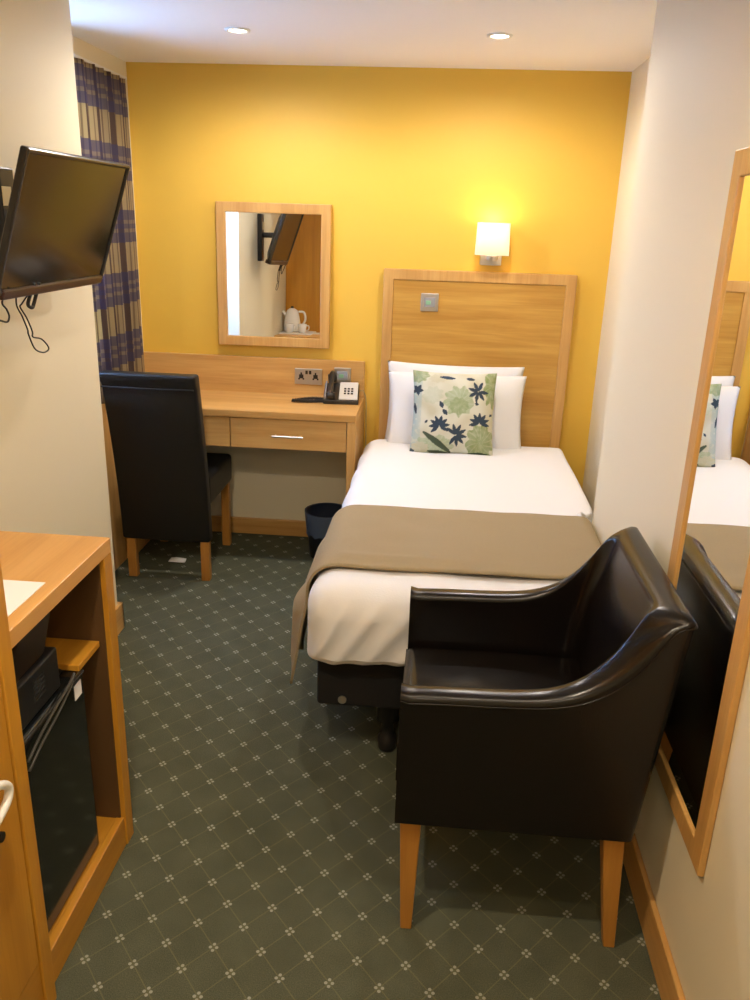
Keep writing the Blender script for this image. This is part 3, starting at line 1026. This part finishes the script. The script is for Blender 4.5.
bm = curtain(); bmesh.ops.translate(bm, verts=bm.verts[:], vec=(-(XLR + 0.028), -3.62, -0.83))
o = link('drape', bm, plaid_mat(), ct, smooth=True)
o.modifiers.new('thickness', 'SOLIDIFY').thickness = 0.002
link('rail', B(-0.016, 0.0, 2.98 - 3.62, 3.97 - 3.62, 1.3485, 1.360), PLASTW, ct, bevel=0.002)

# ================================================================== TELEVISION
TILT = math.radians(18.8)
tv = thing('television', 'black flat television tilted down on the left wall', 'television', (-1.048, 2.321, 1.5826), (0, TILT, 0))
# local: x = out of the screen, y = along the wall, z = up the screen
TW, TH = 0.655, 0.366
bm = bmesh.new()
frame(bm, 'x', -0.016, 0.006, -TW / 2, TW / 2, -TH / 2, TH / 2, 0.013)
link('bezel', bm, GREYB, tv, bevel=0.006, seg=3)
link('lower_trim', B(-0.030, 0.009, -TW / 2 + 0.02, TW / 2 - 0.012, -TH / 2 - 0.010, -TH / 2 + 0.016), plain('reddish_black_trim', (0.03, 0.009, 0.005), 0.3), tv, bevel=0.006, seg=3, label='dark reddish glossy lower edge')
link('screen', B(-0.006, 0.000, -TW / 2 + 0.0133, TW / 2 - 0.0133, -TH / 2 + 0.0163, TH / 2 - 0.0133), GLOSS, tv)
bm = bmesh.new()
a, b_ = TW / 2 - 0.004, TH / 2 - 0.004
hexa(bm, [(-0.0162, -a, -b_), (-0.0162, a, -b_), (-0.0162, a, b_), (-0.0162, -a, b_)], [(-0.048, -a * 0.75, -b_ * 0.75), (-0.048, a * 0.75, -b_ * 0.75), (-0.048, a * 0.75, b_ * 0.55), (-0.048, -a * 0.75, b_ * 0.55)])
link('rear_housing', bm, BLK, tv, bevel=0.006)
def cable(pts, r=0.0028):
    bm = bmesh.new()
    R_ = Matrix.Rotation(-TILT, 4, 'Y')
    P_ = [R_ @ (Vector(p) - Vector((-1.048, 2.321, 1.5826))) for p in pts]
    tube(bm, P_, r, 7)
    link('cable', bm, CORD, tv, smooth=True, label='thin black dangling cable')
cable([(-1.13, 2.149, 1.425), (-1.13, 2.136, 1.378), (-1.13, 2.159, 1.344), (-1.13, 2.181, 1.306), (-1.13, 2.184, 1.291), (-1.13, 2.212, 1.248), (-1.13, 2.262, 1.231), (-1.13, 2.293, 1.239), (-1.13, 2.256, 1.269), (-1.13, 2.207, 1.282), (-1.135, 2.216, 1.296), (-1.135, 2.193, 1.335), (-1.135, 2.164, 1.367), (-1.12, 2.149, 1.38), (-1.10, 2.179, 1.42)], 0.0022)
cable([(-1.10, 2.189, 1.43), (-1.12, 2.18, 1.378), (-1.12, 2.198, 1.363), (-1.12, 2.214, 1.375), (-1.10, 2.214, 1.43)], 0.005)
cable([(-1.10, 2.048, 1.43), (-1.13, 2.065, 1.39), (-1.13, 2.083, 1.369), (-1.13, 2.092, 1.351), (-1.13, 2.081, 1.338), (-1.13, 2.054, 1.343), (-1.13, 2.015, 1.36), (-1.10, 2.014, 1.43)], 0.0025)

br = thing('television_bracket', 'black metal wall bracket behind the television on the left wall', 'bracket', (XL, 2.32, 1.57))
link('wall_plate', B(0.0005, 0.030, -0.040, 0.040, -0.15, 0.155), BLK, br, bevel=0.005)
link('label_plate', B(0.0302, 0.033, -0.035, 0.010, 0.055, 0.105), YLAB, br, label='pale printed label')
bm = bmesh.new()
tube(bm, [(0.030, 0.0, 0.02), (0.06, 0.0, 0.02), (0.10, 0.0, 0.02), (0.128, 0.0, 0.018)], 0.018, 12)
link('arm', bm, BLK, br, smooth=True)
bm = B((-0.008, 0.0, -0.06, 0.06, -0.06, 0.06)); bmesh.ops.rotate(bm, verts=bm.verts[:], cent=(0, 0, 0), matrix=Matrix.Rotation(TILT, 3, 'Y'))
bmesh.ops.translate(bm, verts=bm.verts[:], vec=(-1.0985 - XL, 0.0, 0.022))
link('mounting_plate', bm, BLK, br, bevel=0.002)

# ================================================================== MINIBAR CABINET
CX, CY0, CY1, CZT = -0.766, 1.2665, 1.770, 0.877
cb = thing('minibar_cabinet', 'open oak cabinet with a mini fridge inside, against the left wall', 'cabinet', (-1.0, 1.53, 0))
def cbp(name, bm, mt, parent=None, **kw):
    bmesh.ops.translate(bm, verts=bm.verts[:], vec=(1.0, -1.53, 0))
    return link(name, bm, mt, parent or cb, **kw)
XW = XL + 0.003
cbp('worktop', B(XW, CX, CY0, CY1, CZT - 0.038, CZT), oak('worktop_oak', 'y', (0.70, 0.38, 0.115), (0.58, 0.29, 0.07)), bevel=0.002)
cbp('side_panel', B(XW, CX, CY1 - 0.0445, CY1, 0.0, CZT - 0.0385), CO['z'], bevel=0.002)
cbp('side_panel', B(XW, CX - 0.002, CY0, CY0 + 0.012, 0.0, CZT - 0.0385), CO['z'])
cbp('back_panel', B(XW, XW + 0.012, CY0 + 0.0125, CY1 - 0.0448, 0.10, CZT - 0.0385), CO['z'])
cbp('bottom_rail', B(CX - 0.024, CX - 0.004, CY0 + 0.0125, CY1 - 0.0448, 0.0, 0.092), CO['y'], bevel=0.002)
cbp('floor_panel', B(XW + 0.0125, CX - 0.0245, CY0 + 0.0125, CY1 - 0.0448, 0.070, 0.090), CO['y'])
cbp('shelf', B(-0.93, CX - 0.026, 1.60, CY1 - 0.0508, 0.606, 0.622), CO['y'], bevel=0.002)
cbp('inner_lining', B(XW + 0.0125, CX - 0.012, CY1 - 0.0505, CY1 - 0.0452, 0.0905, CZT - 0.04), plain('dark_brown_lining', (0.10, 0.048, 0.014), 0.6), label='dark brown inner lining')

fr = thing('mini_fridge', 'gloss black mini fridge inside the open oak cabinet', 'fridge', (-0.965, 1.455, 0.0905))
link('body', B(-0.20, 0.130, -0.165, 0.165, 0, 0.520), BLK, fr, bevel=0.004)
link('door', B(0.1305, 0.172, -0.165, 0.165, 0.004, 0.515), GLOSS, fr, bevel=0.006, seg=3)
link('sticker', B(0.1722, 0.1735, 0.112, 0.147, 0.458, 0.495), PAPER, fr, label='white square sticker')
link('door_grip', B(0.1722, 0.178, -0.160, 0.160, 0.5060, 0.5135), GREYB, fr, bevel=0.002)

# black vented box and folder on the fridge
bx = thing('black_box', 'black plastic box with vent slots on top of the mini fridge', 'box', (-0.925, 1.425, 0.611))
link('case', B(-0.12, 0.122, -0.13, 0.105, 0, 0.100), BLK, bx, bevel=0.005)
link('vent_slots', B(*[(0.1222, 0.1232, -0.01, 0.035, 0.030 + k * 0.011, 0.035 + k * 0.011) for k in range(5)]), GREYB, bx)
bm = bmesh.new()
hexa(bm, [(-0.10, -0.01, 0), (0.0, -0.01, 0), (0.0, 0.155, 0), (-0.10, 0.155, 0)], [(-0.10, 0.085, 0.112), (-0.004, 0.085, 0.112), (-0.004, 0.235, 0.112), (-0.10, 0.235, 0.112)])
o = link('pouch', bm, plain('glossy_dark_folder', (0.025, 0.017, 0.012), 0.2), bevel=0.004)
o.location = (-0.812, 1.335, 0.7125)
tag(o, 'glossy dark slanting pouch on top of the black vented box', 'pouch')
for k, (dz, dx) in enumerate(((0.0, 0.0), (0.022, 0.0))):
    bm = bmesh.new()
    tube(bm, [(-0.782 + dx, 1.325, 0.540 + dz), (-0.780 + dx, 1.38, 0.566 + dz), (-0.780 + dx, 1.45, 0.584 + dz), (-0.781 + dx, 1.52, 0.607 + dz * .5), (-0.785 + dx, 1.56, 0.622 + dz * .2)], 0.003, 8)
    o = link('power_cable', bm, plain('dark_grey_cord', (0.05, 0.045, 0.035), 0.35), smooth=True, origin=(-0.81, 1.48, 0.5))
    tag(o, ('lower' if k == 0 else 'upper') + ' black cord trailing across the top of the mini fridge door', 'cable', 'cords on the mini fridge')

bm = B(-1.02, -0.797, 1.345, 1.500, 0, 0.0015); 
o = link('information_card', bm, PAPER, origin=(-0.916, 1.42, 0)); o.location = (-0.916, 1.42, CZT + 0.0005)
tag(o, 'white printed sheet lying on the oak cabinet top', 'paper')

# kettle and cups at the rear of the worktop (seen in the small mirror)
kt = thing('kettle', 'white kettle on the cabinet top, seen in the small mirror', 'kettle', (-1.165, 1.40, CZT + 0.0105))
bm = bmesh.new(); lathe(bm, [(0.0005, 0.0), (0.062, 0.0), (0.070, 0.01), (0.068, 0.06), (0.055, 0.13), (0.042, 0.165), (0.020, 0.180), (0.0005, 0.183)], 32)
link('body', bm, PLASTW, kt, smooth=True)
bm = bmesh.new(); tube(bm, [(0.050, 0, 0.155), (0.095, 0, 0.150), (0.105, 0, 0.09), (0.068, 0, 0.03)], 0.009, 10); link('handle', bm, PLASTW, kt, smooth=True)
bm = bmesh.new(); tube(bm, [(-0.045, 0, 0.12), (-0.070, 0, 0.145), (-0.080, 0, 0.155)], 0.013, 10); link('spout', bm, PLASTW, kt, smooth=True)
bm = bmesh.new(); lathe(bm, [(0.0005, 0.182), (0.012, 0.183), (0.012, 0.195), (0.0005, 0.198)], 16); link('lid_knob', bm, BLK, kt, smooth=True)
tr = link('tray', B((-0.13, 0.13, -0.10, 0.20, 0, 0.010)), PLASTW, bevel=0.004); tr.location = (-1.11, 1.41, CZT + 0.0003)
tag(tr, 'white tray under the kettle and cups on the cabinet top', 'tray')
for k, (x, y, lb) in enumerate(((-1.06, 1.55, 'white cup on the tray, nearer the room'), (-1.16, 1.56, 'white cup on the tray, nearer the left wall'))):
    c = thing('cup', lb, 'cup', (x, y, CZT + 0.0108), group='white cups on the tray')
    bm = bmesh.new(); lathe(bm, [(0.0005, 0.004), (0.022, 0.0), (0.026, 0.004), (0.036, 0.068), (0.034, 0.070), (0.024, 0.010), (0.0005, 0.008)], 28)
    link('bowl', bm, PLASTW, c, smooth=True)
    bm = bmesh.new(); tube(bm, [(0.033, 0, 0.058), (0.052, 0, 0.055), (0.050, 0, 0.028), (0.028, 0, 0.020)], 0.004, 8); link('handle', bm, PLASTW, c, smooth=True)

# ================================================================== WARDROBE
wd = thing('wardrobe', 'tall oak wardrobe, coloured orange as if warmly lit, at the left edge beside the minibar cabinet', 'wardrobe', (-1.0, 0.85, 0))
def wdp(name, bm, mt, parent=None, **kw):
    bmesh.ops.translate(bm, verts=bm.verts[:], vec=(1.0, -0.85, 0))
    return link(name, bm, mt, parent or wd, **kw)
WX = -0.750
wdp('side_panel', B(XW, WX, 1.226, 1.266, 0, 2.10), CO['z'], bevel=0.002)
wdp('side_panel', B(XW, WX, 0.40, 0.425, 0, 2.10), CO['z'], bevel=0.002)
wdp('top_panel', B(XW, WX, 0.4255, 1.2255, 2.075, 2.10), CO['y'])
wdp('back_panel', B(XW, XW + 0.012, 0.4255, 1.2255, 0, 2.0745), CO['z'])
wdp('plinth', B(WX - 0.030, WX - 0.006, 0.4255, 1.2255, 0, 0.145), CO['y'])
for y0, y1, hy in ((0.428, 0.835, 0.76), (0.838, 1.221, 1.14)):
    d = wdp('door', B(WX - 0.026, WX - 0.003, y0, y1, 0.150, 2.072), CO['z'], bevel=0.002)
    bm = bmesh.new()
    e = 1 if hy > 1 else -1
    L = [(WX + 0.030, hy - e * (0.15 - 0.035 * k), z) for k, z in ((0, 0.676), (1, 0.684), (2, 0.685), (3, 0.680), (4, 0.665), (4.5, 0.645), (4.2, 0.624), (3, 0.610), (2, 0.606), (1, 0.607), (0, 0.612))]
    tube(bm, L, 0.008, 12)
    for zz in (0.676, 0.612): cyl(bm, (WX - 0.003, hy - e * 0.15, zz), 0.0065, 0.0065, 0.036, 12, 'x')
    wdp('handle', bm, PLASTW, d, smooth=True, label='pale rounded pull handle')
    bm = bmesh.new(); cyl(bm, (WX - 0.003, hy + 0.012 * e, 0.530), 0.010, 0.010, 0.006, 18, 'x')
    wdp('lock', bm, BLK, d, label='round black lock')
